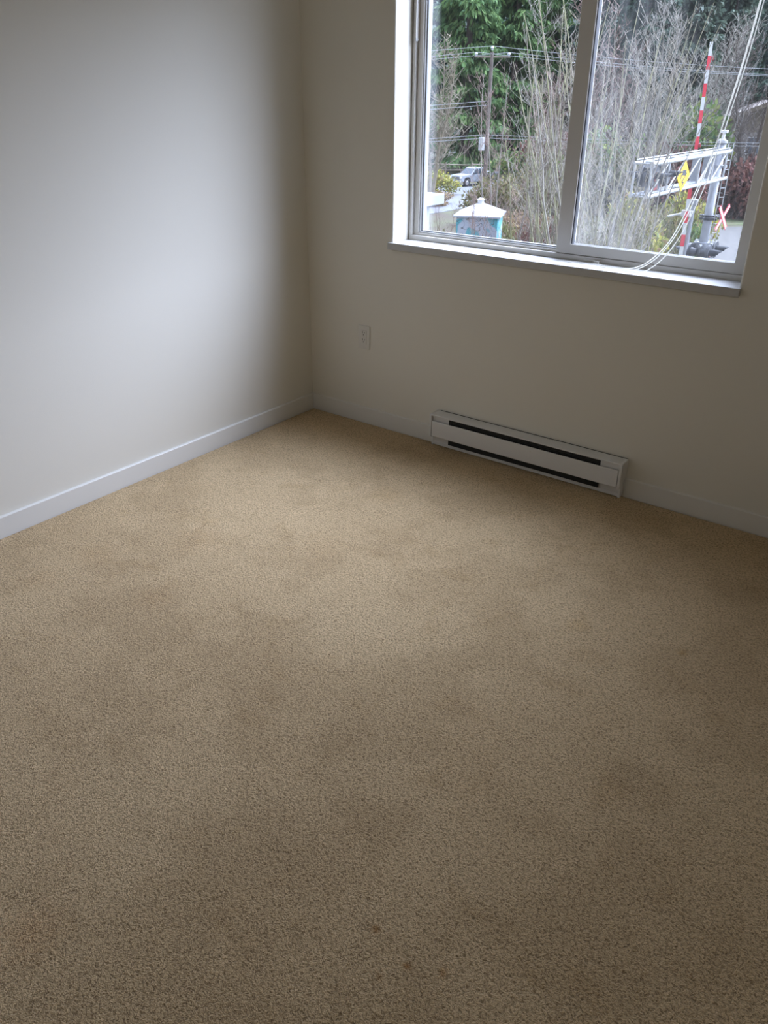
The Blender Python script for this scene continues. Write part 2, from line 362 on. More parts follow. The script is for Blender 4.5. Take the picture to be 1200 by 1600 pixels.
# ------------------------------------------------------------------ window
win = struct(empty('window_1', (0, 0, 0)))
win['label'] = 'white vinyl sliding window, fixed left pane and framed right sash'
def frame(name, xo0, xo1, zo0, zo1, wl_, wr_, wb, wt, y0, y1, material, parent, bev=.0015):
    bm = bmesh.new()
    o = [(xo0, zo0), (xo1, zo0), (xo1, zo1), (xo0, zo1)]; i_ = [(xo0 + wl_, zo0 + wb), (xo1 - wr_, zo0 + wb), (xo1 - wr_, zo1 - wt), (xo0 + wl_, zo1 - wt)]
    V = [[bm.verts.new((x, y, z)) for x, z in q] for q, y in ((o, y0), (i_, y0), (i_, y1), (o, y1))]
    for a in range(4):
        A, B = V[a], V[(a + 1) % 4]
        for i in range(4): bm.faces.new((A[i], A[(i + 1) % 4], B[(i + 1) % 4], B[i]))
    bmesh.ops.recalc_face_normals(bm, faces=bm.faces)
    if bev: bmesh.ops.bevel(bm, geom=[e_ for e_ in bm.edges if not (abs(e_.calc_face_angle(0)) < .1)], offset=bev, segments=1, affect='EDGES')
    return frombm(name, bm, material, parent)
frame('window_frame', WL + .0045, WR - .0015, SZ - .002, WT, .013, .014, .022, .03, .118, .215, M['vinyl'], win)
frame('glazing_frame', WL + .0175, 1.30, SZ + .020, WT - .03, .026, .04, .010, .02, .136, .20, M['vinyl'], win)
frame('glazing_bead', WL + .0435, 1.262, SZ + .030, WT - .05, .006, .004, .006, .006, .143, .175, M['white'], win, .001)
frame('spacer', WL + .0495, 1.258, SZ + .036, WT - .056, .006, .003, .005, .006, .152, .168, M['spacer'], win, 0)
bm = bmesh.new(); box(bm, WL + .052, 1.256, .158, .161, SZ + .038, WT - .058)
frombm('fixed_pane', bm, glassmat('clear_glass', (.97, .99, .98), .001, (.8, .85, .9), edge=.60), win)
sash = frame('sash', 1.252, WR - .0155, SZ + .0215, WT - .031, .062, .046, .0385, .05, .122, .152, M['vinyl'], win, .002)
sash['label'] = 'right sliding sash with grey-white rails'
frame('gasket', 1.314, WR - .0615, SZ + .06, WT - .081, 0.0035, .001, .0006, .003, .128, .1555, M['gasket'], sash, 0)
bm = bmesh.new(); box(bm, 1.3165, WR - .063, .138, .141, SZ + .0612, WT - .083)
frombm('sash_pane', bm, glassmat('dirty_glass', (.93, .95, .94), .03, (.80, .82, .80), dirt=True), sash)
for zz in (1.742, 1.19):
    bm = bmesh.new(); box(bm, 1.2485, 1.2575, .1195, .126, zz - .002, zz + .002, .0006)
    l_ = frombm('sash_latch', bm, M['white'], sash)
# screen track on the left jamb of the frame, stopping at a white end cap
bm = bmesh.new(); box(bm, WL + .0175, WL + .0225, .112, .137, 1.69, WT - .03, .001); frombm('track_cover', bm, M['vinyl'], win)
bm = bmesh.new(); box(bm, WL + .0172, WL + .0238, .111, .137, 1.680, 1.692, .001); frombm('end_cap', bm, M['white'], win)
# sill
bm = bmesh.new()
box(bm, WL - .020, WR + .008, -.0155, 0.0, SZ - .030, SZ, .0022); box(bm, WL + .0005, WR - .0005, -.004, .20, SZ - .030, SZ - .0003)
s_ = frombm('window_sill', bm, M['sill'], win)

# clear plastic clip + blind cords
c0 = empty('blind_cord_clip', (1.44, .098, SZ)); tag(c0, 'small clear plastic cord clip lying on the white window sill', 'clip')
bm = bmesh.new(); box(bm, -.0135, .0135, -.006, .006, 0, .0035, .0008); box(bm, -.0135, .0135, .003, .006, .0035, .012, .0008); box(bm, .0105, .0135, -.005, .006, .0035, .0095, .0006)
o = frombm('clip_body', bm, M['clip'], c0)
CORDS = [
 ([(1.905, .060, 2.135), (1.894, .06, 1.756), (1.846, .06, 1.432), (1.834, .06, 1.346), (1.799, .06, 1.21), (1.747, .06, 1.046), (1.716, .06, .990), (1.668, .06, .936), (1.615, .06, .902), (1.56, .065, .8965), (1.50, .075, .8965), (1.45, .082, .8985), (1.42, .075, .8965), (1.36, .06, .8965), (1.29, .066, .8965)],
  'thin white blind cord, longest of three, trailing left along the sill past the clip'),
 ([(1.909, .058, 2.135), (1.898, .058, 1.756), (1.851, .058, 1.432), (1.810, .058, 1.225), (1.778, .056, 1.105), (1.752, .054, 1.04), (1.722, .052, .985), (1.680, .050, .935), (1.63, .046, .903), (1.60, .043, .8965), (1.54, .046, .8965), (1.48, .052, .8965)],
  'thin white blind cord hanging between the other two before the right sash'),
 ([(1.917, .054, 2.135), (1.908, .054, 1.756), (1.862, .054, 1.448), (1.832, .05, 1.24), (1.802, .046, 1.13), (1.776, .042, 1.05), (1.75, .038, .995), (1.72, .034, .948), (1.68, .030, .912), (1.655, .028, .8968), (1.60, .034, .8965), (1.55, .04, .8965)],
  'thin white blind cord furthest right of three, touching the sill nearest its front edge')]
bl = empty('window_blind', (0, 0, 0)); tag(bl, 'raised white window blind whose thin cords hang before the right sash', 'blind')
bm = bmesh.new(); box(bm, WL + .006, WR - .006, .028, .072, WT - .045, WT - .002, .002); frombm('headrail', bm, M['trim'], bl)
bm = bmesh.new()
for k in range(9): box(bm, WL + .010, WR - .010, .026, .074, WT - .050 - k * .004, WT - .0475 - k * .004)
frombm('stacked_slats', bm, M['trim'], bl)
for pts, lab in CORDS:
    path_tube('blind_cord', pts, .0018, M['cord'], bl)

# ------------------------------------------------------------------ baseboard heater
h = empty('baseboard_heater', (HX0, 0, 0)); tag(h, 'white electric baseboard heater on the wall under the window', 'heater')
Lh = HX1 - HX0
PR = [(-.0005, .0), (-.0005, HH), (-HD + .010, HH - .001), (-HD + .003, HH - .003), (-HD, HH - .008), (-HD, .050), (-HD + .004, .047), (-HD + .022, .045), (-HD + .022, .0)]
for a, b_ in ((0, .010), (Lh - .012, Lh)):
    bm = bmesh.new(); prism(bm, PR, 'x', a, b_); bmesh.ops.recalc_face_normals(bm, faces=bm.faces)
    bmesh.ops.bevel(bm, geom=[e_ for e_ in bm.edges if e_.calc_face_angle(0) > .3], offset=.0015, segments=2, affect='EDGES')
    frombm('end_cap', bm, M['heater'], h)
bm = bmesh.new()   # back plate and floor pan
box(bm, .010, Lh - .012, -.004, -.0006, .004, HH - .004); frombm('back_plate', bm, M['heater'], h)
bm = bmesh.new(); prism(bm, [(-.001, HH - .0035), (-.001, HH - .0005), (-HD + .008, HH - .002), (-HD + .002, HH - .0045), (-HD + .002, HH - .0085), (-HD + .0035, HH - .0085), (-HD + .010, HH - .0055)], 'x', .010, Lh - .012)
frombm('top_cover', bm, M['heater'], h)
bm = bmesh.new(); prism(bm, [(-HD + .001, .124), (-HD + .002, .128), (-HD + .006, .1275), (-HD + .006, .1255), (-HD + .004, .124), (-HD + .004, .056), (-HD + .012, .052), (-HD + .012, .050), (-HD + .003, .051), (-HD + .001, .054)], 'x', .013, Lh - .015)
frombm('front_panel', bm, M['heater'], h)
for a, b_ in ((.010, .098), (Lh - .098, Lh - .012)):
    for (q0, q1, z0_, z1_) in ((.014, .016, .112, HH - .006), (.026, .028, .016, .058)):
        bm = bmesh.new(); box(bm, a, b_, -HD + q0, -HD + q1, z0_, z1_); frombm('blank_plate', bm, M['heater'], h)
bm = bmesh.new(); prism(bm, [(-HD + .023, .004), (-HD + .023, .019), (-HD + .028, .022), (-HD + .029, .021), (-HD + .026, .018), (-HD + .026, .004)], 'x', .010, Lh - .012)
frombm('bottom_rail', bm, M['heater'], h)
bm = bmesh.new(); box(bm, .098, Lh - .098, -HD + .016, -.005, .022, HH - .008); frombm('element_housing', bm, M['dark'], h)
bm = bmesh.new()
for k in range(3): box(bm, .099, Lh - .099, -HD + .0125, -HD + .0155, .131 + k * .007, .1325 + k * .007)
frombm('louvre', bm, M['fin'], h)
bm = bmesh.new(); box(bm, .02, Lh - .004, -.0022, -.0003, HH - .001, HH + .0016); frombm('gap_line', bm, M['fin'], h)
bm = bmesh.new(); tube(bm, (.53, -HD + .002, .108), (.53, -HD + .0004, .108), .003, .0026, 12); frombm('screw', bm, M['plate'], h)

# ------------------------------------------------------------------ outlet
ou = empty('wall_outlet', (.3495, 0, .4354)); tag(ou, 'off-white duplex wall outlet left of the window, above the baseboard', 'outlet')
bm = bmesh.new(); box(bm, -.035, .035, -.0055, -.0002, -.0575, .0575, .0022); frombm('cover_plate', bm, M['plate'], ou)
bm = bmesh.new(); box(bm, -.0168, .0168, -.0075, -.0050, -.0335, .0335, .0012); rc = frombm('receptacle', bm, M['plate'], ou)
for s in (1, -1):
    zc = s * .0175 + .003
    bm = bmesh.new()
    box(bm, -.0078, -.0056, -.0079, -.0070, zc - .0005, zc + .0085); box(bm, .0056, .0076, -.0079, -.0070, zc, zc + .0072)
    tube(bm, (0, -.0079, zc - .0075), (0, -.0070, zc - .0075), .0027, seg=14)
    frombm('slot', bm, M['slot'], rc)
for s in (1, -1):
    bm = bmesh.new(); tube(bm, (0, -.0062, s * .0483), (0, -.0050, s * .0483), .0028, seg=14); frombm('screw', bm, M['plate'], ou)

# ================================================================== OUTSIDE
G = -6.2
def ray(px, py):
    return fw + RT * ((px - 600) / F_PX) - UP * ((py - 800) / F_PX)
def at(px, py, D):
    d = ray(px, py); return CAM + d * (D / math.hypot(d.x, d.y))
def gnd(px, D):                                 # a spot on the ground seen at column px near the tree line, D metres away
    p = at(px, 290, D); return Vector((p.x, p.y, G))
def gpt(px, py, z=G):
    d = ray(px, py); return CAM + d * ((z - CAM.z) / d.z)

bm = bmesh.new(); box(bm, -260, 160, .6, 330, G - .5, G); o = frombm('ground', bm, M['grass']); struct(o)
def patch(name, pix, z, material, lab, cat):
    bm = bmesh.new(); A = []; B = []
    for x, y in pix:
        p = gpt(x, y); A.append(bm.verts.new((p.x, p.y, z))); B.append(bm.verts.new((p.x, p.y, G - .05)))
    n_ = len(A); bm.faces.new(A); bm.faces.new(B[::-1])
    for i in range(n_): bm.faces.new((A[i], B[i], B[(i + 1) % n_], A[(i + 1) % n_]))
    o = frombm(name, bm, material); struct(o); return o
patch('ground_road', [(560, 350), (560, 305), (700, 291), (760, 285), (860, 268), (1000, 255), (1000, 280), (900, 300), (760, 318), (690, 332)], G + .03, M['road'], '', '')
patch('ground_gravel', [(1010, 420), (1060, 372), (1110, 356), (1260, 352), (1320, 440), (1000, 520)], G + .04, M['gravel'], '', '')
patch('ground_lawn', [(1085, 352), (1100, 326), (1250, 320), (1260, 350)], G + .02, M['lawn'], '', '')

# ---- foliage builders (numpy quads) -----------------------------------------
def quadmesh(name, V, loops_per=4):
    n_ = len(V) // loops_per; me = bpy.data.meshes.new(name)
    me.vertices.add(len(V)); me.vertices.foreach_set('co', np.asarray(V, dtype=np.float32).ravel())
    me.loops.add(len(V)); me.loops.foreach_set('vertex_index', np.arange(len(V), dtype=np.int32))
    me.polygons.add(n_); me.polygons.foreach_set('loop_start', np.arange(0, len(V), loops_per, dtype=np.int32))
    me.update(calc_edges=True); return me
def nrm(a): return a / np.maximum(np.linalg.norm(a, axis=1, keepdims=True), 1e-9)
def leaves(name, C, D, L, W, rng):
    """leaf blades: centre C, direction D, length L, width W; each a pointed quad"""
    D = nrm(D); S = nrm(np.cross(D, rng.normal(size=D.shape))) * W[:, None]
    V = np.stack([C, C + D * L[:, None] * .45 + S, C + D * L[:, None], C + D * L[:, None] * .45 - S], 1).reshape(-1, 3)
    return quadmesh(name, V)
def conifer_meshes(seed, H, R, droop, nb=230, ns=110, z0=1.5, L=.75, W=.13):
    rng = np.random.default_rng(seed)
    t = np.sort(rng.uniform(0, 1, nb)) ** .9; z = z0 + t * (H - z0 - .3)
    az = rng.uniform(0, 2 * np.pi, nb); Lb = (R * (1 - t) ** .75 + .35) * rng.uniform(.65, 1.1, nb)
    C = []; D = []
    for i in range(nb):
        n_ = int(ns * (.35 + Lb[i] / R)); u = rng.uniform(.12, 1, n_) ** .75
        r = u * Lb[i]; dirv = np.array([np.cos(az[i]), np.sin(az[i]), 0]); sd = np.array([-dirv[1], dirv[0], 0])
        side = rng.normal(size=n_) * .20 * Lb[i] * (1.15 - u) + rng.normal(size=n_) * .12
        zz = z[i] + Lb[i] * (.12 * u - droop * u ** 2 + droop * .35 * u ** 5) - np.abs(side) * .35 - rng.uniform(0, .35, n_)
        C.append(dirv * r[:, None] + sd * side[:, None] + np.stack([0 * r, 0 * r, zz], 1))
        d = dirv * rng.uniform(.2, .9, n_)[:, None] + sd * (np.sign(side) * rng.uniform(.1, .6, n_))[:, None]; d[:, 2] = -rng.uniform(.2, 1.3, n_) * (.4 + droop * 2); D.append(d)
    C = np.concatenate(C); D = np.concatenate(D); n_ = len(C)
    me = leaves('foliage', C, D, L * rng.uniform(.5, 1.2, n_), W * rng.uniform(.6, 1.3, n_), rng)
    bm = bmesh.new(); tube(bm, (0, 0, -.2), (0, 0, H * .55), .02 * H, .011 * H, 8); tube(bm, (0, 0, H * .55), (0, 0, H - .2), .011 * H, .02, 6)
    for i in range(0, nb, 4):
        tube(bm, (0, 0, z[i] - .1), (math.cos(az[i]) * Lb[i] * .6, math.sin(az[i]) * Lb[i] * .6, z[i] - .05), .05, .02, 3, cap=False)
    mt_ = bpy.data.meshes.new('trunk'); bm.to_mesh(mt_); bm.free()
    return me, mt_
CM = {'cedar': conifer_meshes(1, 27, 5.6, .42), 'cedar2': conifer_meshes(2, 24, 4.6, .36), 'fir': conifer_meshes(3, 29, 4.8, .12, L=.6), 'pine': conifer_meshes(4, 17, 4.2, .10, nb=150, ns=110, L=.5)}
for k, (a, b_) in CM.items():
    a.materials.append(M[{'cedar': 'cedar', 'cedar2': 'cedar', 'fir': 'fir', 'pine': 'pine'}[k]]); b_.materials.append(M['bark'])
def conifer(kind, px, D, s, lab, name='conifer_tree', zoff=0):
    p = gnd(px, D); r = empty(name, p, px * 1.7); r.scale = (s, s, s)
    for nm, me in (('foliage', CM[kind][0]), ('trunk', CM[kind][1])):
        o = bpy.data.objects.new(nm, me); COL.objects.link(o); o.parent = r
    tag(r, lab, 'tree'); return r
conifer('cedar', 722, 97, 1.05, 'broad bright green cedar filling the upper left pane behind the pickup')
conifer('cedar2', 790, 101, 1.1, 'green cedar standing just behind the wooden utility pole top')
conifer('fir', 664, 112, 1.0, 'blue-green fir at the far left edge of the left pane')
conifer('cedar', 848, 108, .95, 'deep green cedar behind the mossy bare stems, left of the meeting rail')
conifer('fir', 905, 104, 1.0, 'dark fir straight behind the window meeting rail')
conifer('fir', 975, 99, .95, 'dark fir behind the grey twiggy thicket in the right pane')
conifer('pine', 1046, 103, 1.25, 'low grey-green conifer left of the raised gate arm')
conifer('pine', 1100, 108, 1.3, 'grey-green conifer behind the gate arm tip, bits of sky beside its top')
conifer('pine', 1072, 116, 1.45, 'back-row grey-green conifer rising between the two beside the gate arm')
conifer('pine', 1132, 114, 1.45, 'back-row grey-green conifer just right of the gate arm tip')
conifer('fir', 1178, 95, .95, 'dark blue-green fir at the far right edge of the right pane')
conifer('fir', 752, 122, 1.15, 'dark fir in the gap between the two bright cedars')
conifer('fir', 830, 124, 1.1, 'shadowed back-row fir behind the utility wires')
conifer('fir', 940, 122, 1.1, 'back-row fir just right of the meeting rail')
conifer('cedar2', 1008, 118, 1.05, 'back-row green cedar above the yellow-leaved shrub')
conifer('fir', 1150, 124, .9, 'back-row fir above the tan-roofed house')

# wooded hillside closing the view behind the trees
rng_ = random.Random(77); bm = bmesh.new(); rows = []
from mathutils import noise as mn
azs = [math.radians(-75 + i * 1.5) for i in range(91)]
for j, (D_, f_) in enumerate(((128, 0), (140, .25), (152, .6), (165, .85), (178, 1.0), (200, 1.05), (240, 1.0))):
    row = []
    for a_ in azs:
        x = CAM.x + math.sin(a_) * D_; y = CAM.y + math.cos(a_) * D_
        hgt = 29 + 3 * mn.noise(Vector((a_ * 6, 1, 0))) - 3.5 * math.exp(-((math.degrees(a_) + 17.5) / 2.2) ** 2)
        row.append(bm.verts.new((x, y, G + hgt * f_ + (2.5 * mn.noise(Vector((x * .15, y * .15, 0))) if f_ else -.3))))
    rows.append(row)
for j in range(len(rows) - 1):
    for i in range(len(azs) - 1): bm.faces.new((rows[j][i], rows[j][i + 1], rows[j + 1][i + 1], rows[j + 1][i]))
struct(frombm('hillside', bm, mat('wooded_slope', (.025, .04, .025), .95, col2=(.008, .014, .012), vscale=.35, detail=10), None, True))

# ---- bare trees ----------------------------------------------------------------
def bare_meshes(seed, H, nst, spread, rbase, lean=.1, nbr=16, twl=.22, sub=5, curve=.5, rt_=.0075):
    """clump of stems from one root; every stem carries upswept branches, every branch twigs"""
    rng = random.Random(seed); S = bmesh.new(); V = []; 
    tw = []
    def seg3(a, b, r0, r1):
        z = (b - a).normalized(); x = z.orthogonal().normalized(); y = z.cross(x)
        A = [a + (x * math.cos(t) + y * math.sin(t)) * r0 for t in (0, 2.094, 4.189)]; B = [b + (x * math.cos(t) + y * math.sin(t)) * r1 for t in (0, 2.094, 4.189)]
        for i in range(3): tw.extend((A[i], A[(i + 1) % 3], B[(i + 1) % 3], B[i]))
    def limb(p, d, L, r0, r1, n_, wob, upw):
        pts = [p.copy()]; d = d.normalized()
        for i in range(n_):
            d = (d + Vector((rng.gauss(0, wob), rng.gauss(0, wob), rng.gauss(0, wob * .5) + upw))).normalized(); p = p + d * (L / n_); pts.append(p.copy())
        return pts, d
    for k in range(nst):
        az = rng.uniform(0, 6.283); ln = abs(rng.gauss(spread, spread * .5))
        b0 = Vector((math.cos(az) * rng.uniform(0, .5), math.sin(az) * rng.uniform(0, .5), -.1))
        hh = H * rng.uniform(.7, 1.05); r0 = rbase * rng.uniform(.6, 1.1)
        pts, _ = limb(b0, Vector((math.cos(az) * ln, math.sin(az) * ln, 1)), hh, r0, .01, 12, .05, .05)
        n_ = len(pts) - 1
        for i in range(n_):
            tube(S, pts[i], pts[i + 1], r0 * (1 - i / n_) ** .9 + .008, r0 * (1 - (i + 1) / n_) ** .9 + .008, 5, cap=False)
        for j in range(nbr):
            u = rng.uniform(.22, .98); i = min(n_ - 1, int(u * n_)); q = pts[i].lerp(pts[i + 1], u * n_ - i)
            a2 = rng.uniform(0, 6.283); d2 = Vector((math.cos(a2), math.sin(a2), rng.uniform(.3, 1.3)))
            L2 = hh * twl * (1.25 - u) * rng.uniform(.5, 1.3); rb = max(rt_ * 1.2, r0 * .32 * (1.1 - u))
            bp_, _ = limb(q, d2, L2, 0, 0, 5, .12, .16 * curve * 2)
            for i2 in range(5): seg3(bp_[i2], bp_[i2 + 1], rb * (1 - i2 / 6), rb * (1 - (i2 + 1) / 6))
            for m_ in range(sub):
                u3 = rng.uniform(.2, 1); i3 = min(4, int(u3 * 5)); q3 = bp_[i3].lerp(bp_[i3 + 1], u3 * 5 - i3)
                a3 = rng.uniform(0, 6.283); d3 = Vector((math.cos(a3), math.sin(a3), rng.uniform(0, 1.2)))
                tp, _ = limb(q3, d3, L2 * rng.uniform(.25, .55), 0, 0, 3, .15, .2)
                for i4 in range(3): seg3(tp[i4], tp[i4 + 1], rt_ * (1 - i4 / 5), rt_ * (1 - (i4 + 1) / 5))
    ms = bpy.data.meshes.new('stems'); S.to_mesh(ms); S.free()
    mt_ = quadmesh('twigs', [tuple(v) for v in tw])
    return ms, mt_
BM = {}
def bare(key, params, mats, px, D, lab, s=1.0, rz=0, name='bare_tree'):
    if key not in BM:
        BM[key] = bare_meshes(**params)
    ms, mt_ = BM[key]
    p = gnd(px, D); r = empty(name, p, rz); r.scale = (s, s, s)
    for nm, me, mm in (('stems', ms, mats[0]), ('twigs', mt_, mats[1])):
        o = bpy.data.objects.new(nm, me); COL.objects.link(o); o.parent = r
        if not me.materials: me.materials.append(None)
        o.material_slots[0].link = 'OBJECT'; o.material_slots[0].material = M[mm]
    tag(r, lab, 'tree'); return r
ALD = dict(seed=11, H=10.5, nst=7, spread=.13, rbase=.052, nbr=20, twl=.2, sub=6)
ALD2 = dict(seed=23, H=9.5, nst=6, spread=.17, rbase=.045, nbr=22, twl=.22, sub=6)
THK = dict(seed=31, H=10, nst=13, spread=.16, rbase=.032, nbr=17, twl=.17, sub=4, rt_=.0055)
RED = dict(seed=41, H=8.5, nst=5, spread=.22, rbase=.05, nbr=24, twl=.26, sub=7)
FAR = dict(seed=51, H=14, nst=4, spread=.15, rbase=.16, nbr=34, twl=.30, sub=9, rt_=.02)
bare('ald', ALD, ('moss', 'greybark'), 866, 30, 'tallest mossy yellow-green bare tree, close left of the meeting rail')
bare('ald2', ALD2, ('moss', 'redtwig'), 836, 33, 'multi-stemmed mossy bare tree above the thicket right of the kiosk', rz=1)
bare('red', RED, ('greybark', 'redtwig'), 792, 38, 'reddish twiggy bare tree in front of the utility pole')
bare('red', RED, ('redtwig', 'redtwig'), 760, 33, 'low reddish sapling rising over the kiosk roof', .52, 2.0, 'bare_sapling')
bare('ald', ALD, ('tantwig', 'greybark'), 892, 36, 'pale grey bare tree partly hidden by the meeting rail', 1.1, 2.5)
bare('thk', THK, ('greybark', 'tantwig'), 950, 24, 'dense grey-tan many-stemmed thicket behind the dusty left part of right pane', .95)
bare('thk', THK, ('moss', 'tantwig'), 958, 29, 'mossy yellowish many-stemmed thicket left of the signal gantry', 1.0, 1.9)
bare('thk', THK, ('moss', 'greybark'), 915, 29, 'grey many-stemmed thicket emerging right of the meeting rail', 1.1, 3.3)
bare('far', FAR, ('greybark', 'greybark'), 1012, 62, 'large grey bare tree behind the end of the gantry arm')
bare('far', FAR, ('bark', 'greybark'), 1075, 72, 'dark-limbed bare tree behind the red and white gate arm', 1.0, 2.2)
bare('far', FAR, ('bark', 'bark'), 1165, 66, 'dark bare tree with crooked limbs before the tan-roofed house', .9, 4.0)
bare('far', FAR, ('tantwig', 'tantwig'), 672, 66, 'pale tan bare tree at the left edge of the left pane', .85, .8)
bare('far', FAR, ('greybark', 'redtwig'), 945, 70, 'brown-grey bare tree behind the grey thicket of the right pane', 1.1, 5.0)
bare('far', FAR, ('bark', 'redtwig'), 845, 74, 'brown bare tree on the far side of the road, mid left pane', .7, 3.0)
bare('red', RED, ('redtwig', 'redtwig'), 688, 37, 'thin dark sapling between the white ledge and kiosk', .42, 4.4, 'bare_sapling')

# ---- shrubs ----------------------------------------------------------------
def shrub_mesh(seed, n_=4200, L=.11, W=.035):
    rng = np.random.default_rng(seed)
    lob = rng.normal(size=(16, 3)) * [.42, .42, .22] + [0, 0, .55]; lob[:, 2] = np.abs(lob[:, 2])
    i = rng.integers(0, 16, n_); d = nrm(rng.normal(size=(n_, 3))); r = .34 * rng.uniform(.45, 1.1, n_)[:, None]
    C = lob[i] + d * r; C[:, 2] = np.abs(C[:, 2]) + .01
    me = leaves('foliage', C, d + rng.normal(size=(n_, 3)) * .8, L * rng.uniform(.5, 1.2, n_), W * rng.uniform(.6, 1.2, n_), rng)
    rr = random.Random(seed); bm = bmesh.new()
    for k in range(70):
        q = Vector(lob[k % 16]) + Vector((rr.gauss(0, .22), rr.gauss(0, .22), rr.uniform(0, .35))); a = Vector((rr.gauss(0, .15), rr.gauss(0, .15), -.05)); mid = a.lerp(q, .5) + Vector((rr.gauss(0, .06), rr.gauss(0, .06), .12))
        tube(bm, a, mid, .012, .008, 3, cap=False); tube(bm, mid, q, .008, .004, 3, cap=False)
    mt_ = bpy.data.meshes.new('stems'); bm.to_mesh(mt_); bm.free()
    return me, mt_
SM = [shrub_mesh(s) for s in (7, 8, 9)]
def shrub(px, D, wid, hei, leaf, lab, v=0, stem='greybark', name='leafy_shrub', rz=0):
    p = gnd(px, D); r = empty(name, p, rz + px); r.scale = (wid / 2, wid / 2, hei / 1.2)
    for nm, me, mm in (('foliage', SM[v][0], leaf), ('stems', SM[v][1], stem)):
        o = bpy.data.objects.new(nm, me); COL.objects.link(o); o.parent = r
        if not me.materials: me.materials.append(None)
        o.material_slots[0].link = 'OBJECT'; o.material_slots[0].material = M[mm]
    tag(r, lab, 'shrub'); return r
shrub(690, 34, 2.2, 2.2, 'yleaf', 'yellow-green shrub between the white ledge and the kiosk', 0)
shrub(694, 39, 2.6, 1.2, 'yleaf', 'pale yellow-leaved shrub behind the left side of the kiosk', 1)
shrub(668, 37, 1.8, 2.0, 'olive', 'olive shrub just behind the white ledge post', 2)
shrub(752, 40, 3.2, 1.4, 'bleaf', 'withered tan shrub behind the kiosk roof peak', 2)
shrub(792, 40, 3.4, 3.0, 'olive', 'rounded olive-brown shrub between the road and kiosk', 0)
shrub(785, 56, 4.0, 3.0, 'olive', 'dense dull shrub hiding the rear of the pickup', 1)
shrub(806, 33, 2.4, 2.6, 'rleaf', 'dark red twiggy shrub right of the kiosk', 2, 'redtwig')
shrub(838, 31, 2.6, 2.7, 'olive', 'olive shrub at the foot of the mossy bare stems', 0)
shrub(828, 44, 3.6, 2.3, 'bleaf', 'tan withered shrub on the near road edge', 1)
shrub(868, 37, 2.8, 3.0, 'rleaf', 'dark red shrub close left of the meeting rail', 1, 'redtwig')
shrub(860, 62, 5, 2.6, 'olive', 'low olive bush at the far road edge left of the meeting rail', 2)
shrub(815, 80, 7, 4.0, 'gleaf', 'green bush across the road behind the bare trees', 0)
shrub(870, 84, 8, 4.5, 'rleaf', 'reddish-brown bush across the road by the conifers', 2, 'redtwig')
shrub(925, 33, 3.2, 2.6, 'olive', 'dull olive shrub behind the dusty lower left of right pane', 1)
shrub(975, 36, 3.6, 3.4, 'olive', 'grey-olive bramble mound under the mossy thicket', 2)
shrub(1018, 39, 4.2, 4.0, 'yleaf', 'yellow-flecked bramble mound beneath the gantry arm', 0)
shrub(1048, 42, 3.0, 3.0, 'olive', 'brownish bramble mound just left of the gate post', 1)
shrub(1088, 47, 3.4, 3.6, 'yleaf', 'yellow and green shrub between gate post and signal mast', 0)
shrub(1082, 45, 2.4, 1.8, 'gleaf', 'low green shrub at the foot of the yellow one', 2)
shrub(1060, 64, 6, 4.6, 'rleaf', 'dark red hedge clump behind the yellow sign', 1, 'redtwig')
shrub(1110, 66, 6.5, 4.4, 'rleaf', 'dark red hedge clump directly behind the signal mast', 2, 'redtwig')
shrub(1154, 65, 6.5, 4.2, 'rleaf', 'dark red hedge clump behind the crossbuck', 0, 'redtwig')
shrub(1196, 67, 6, 4.2, 'rleaf', 'dark red hedge clump running behind the right window edge', 1, 'redtwig')
shrub(1020, 66, 8, 6.2, 'gleaf', 'large green bush behind the gantry arm', 2)
shrub(960, 64, 7, 5.0, 'olive', 'large olive bush far behind the grey thicket', 0)
shrub(1080, 71, 6, 5.5, 'fir', 'dark evergreen bush left of the far house', 1)
shrub(1235, 80, 5, 3.2, 'fir', 'dark evergreen bush right of the far house by the window edge', 2)
shrub(672, 73, 5, 2.0, 'yleaf', 'pale yellow verge bush before the rail fence', 1)
shrub(682, 66, 3, .8, 'bleaf', 'low tan verge growth beside the grey road', 2)

# ---- utility pole -------------------------------------------------------------
up_ = empty('utility_pole', gnd(757, 62)); tag(up_, 'wooden utility pole with crossarm and insulators behind the bare trees', 'pole')
Hp = 10.2; top = Vector((-.05, .0, Hp))
bm = bmesh.new(); tube(bm, (0, 0, -.3), top, .17, .12, 12); frombm('pole', bm, M['polewood'], up_)
Wd = Vector((-.86, -.50, 0))                      # wires run across the view
Cd = Vector((.80, .60, 0))
bm = bmesh.new(); a = Vector((0, 0, Hp - .3)); tube(bm, a - Cd * 1.2, a + Cd * 1.2, .075, seg=4); tube(bm, a - Cd * .7 + Vector((0, 0, -.05)), (0, 0, Hp - 1.1), .03, seg=4); tube(bm, a + Cd * .7 + Vector((0, 0, -.05)), (0, 0, Hp - 1.1), .03, seg=4)
frombm('crossarm', bm, M['wood'], up_)
INS = [a - Cd * 1.1 + Vector((0, 0, .08)), a + Cd * 1.1 + Vector((0, 0, .08)), top + Vector((0, 0, .15))]
for q in INS:
    bm = bmesh.new(); tube(bm, q - Vector((0, 0, .08)), q + Vector((0, 0, .06)), .05, .09, 10); tube(bm, q + Vector((0, 0, .06)), q + Vector((0, 0, .18)), .12, .07, 10); frombm('insulator', bm, M['ceramic'], up_)
bm = bmesh.new(); box(bm, -.42, -.08, -.48, -.14, 4.15, 5.0, .03); frombm('transformer_box', bm, M['ceramic'], up_)
P0 = up_.location
def wire(a, b, sag, lab, r=.013):
    pts = [a.lerp(b, t / 10) - Vector((0, 0, sag * 4 * (t / 10) * (1 - t / 10))) for t in range(11)]
    o = path_tube('overhead_wire', pts, r, M['wire']); tag(o, lab, 'wire', 'overhead wires from the utility pole')
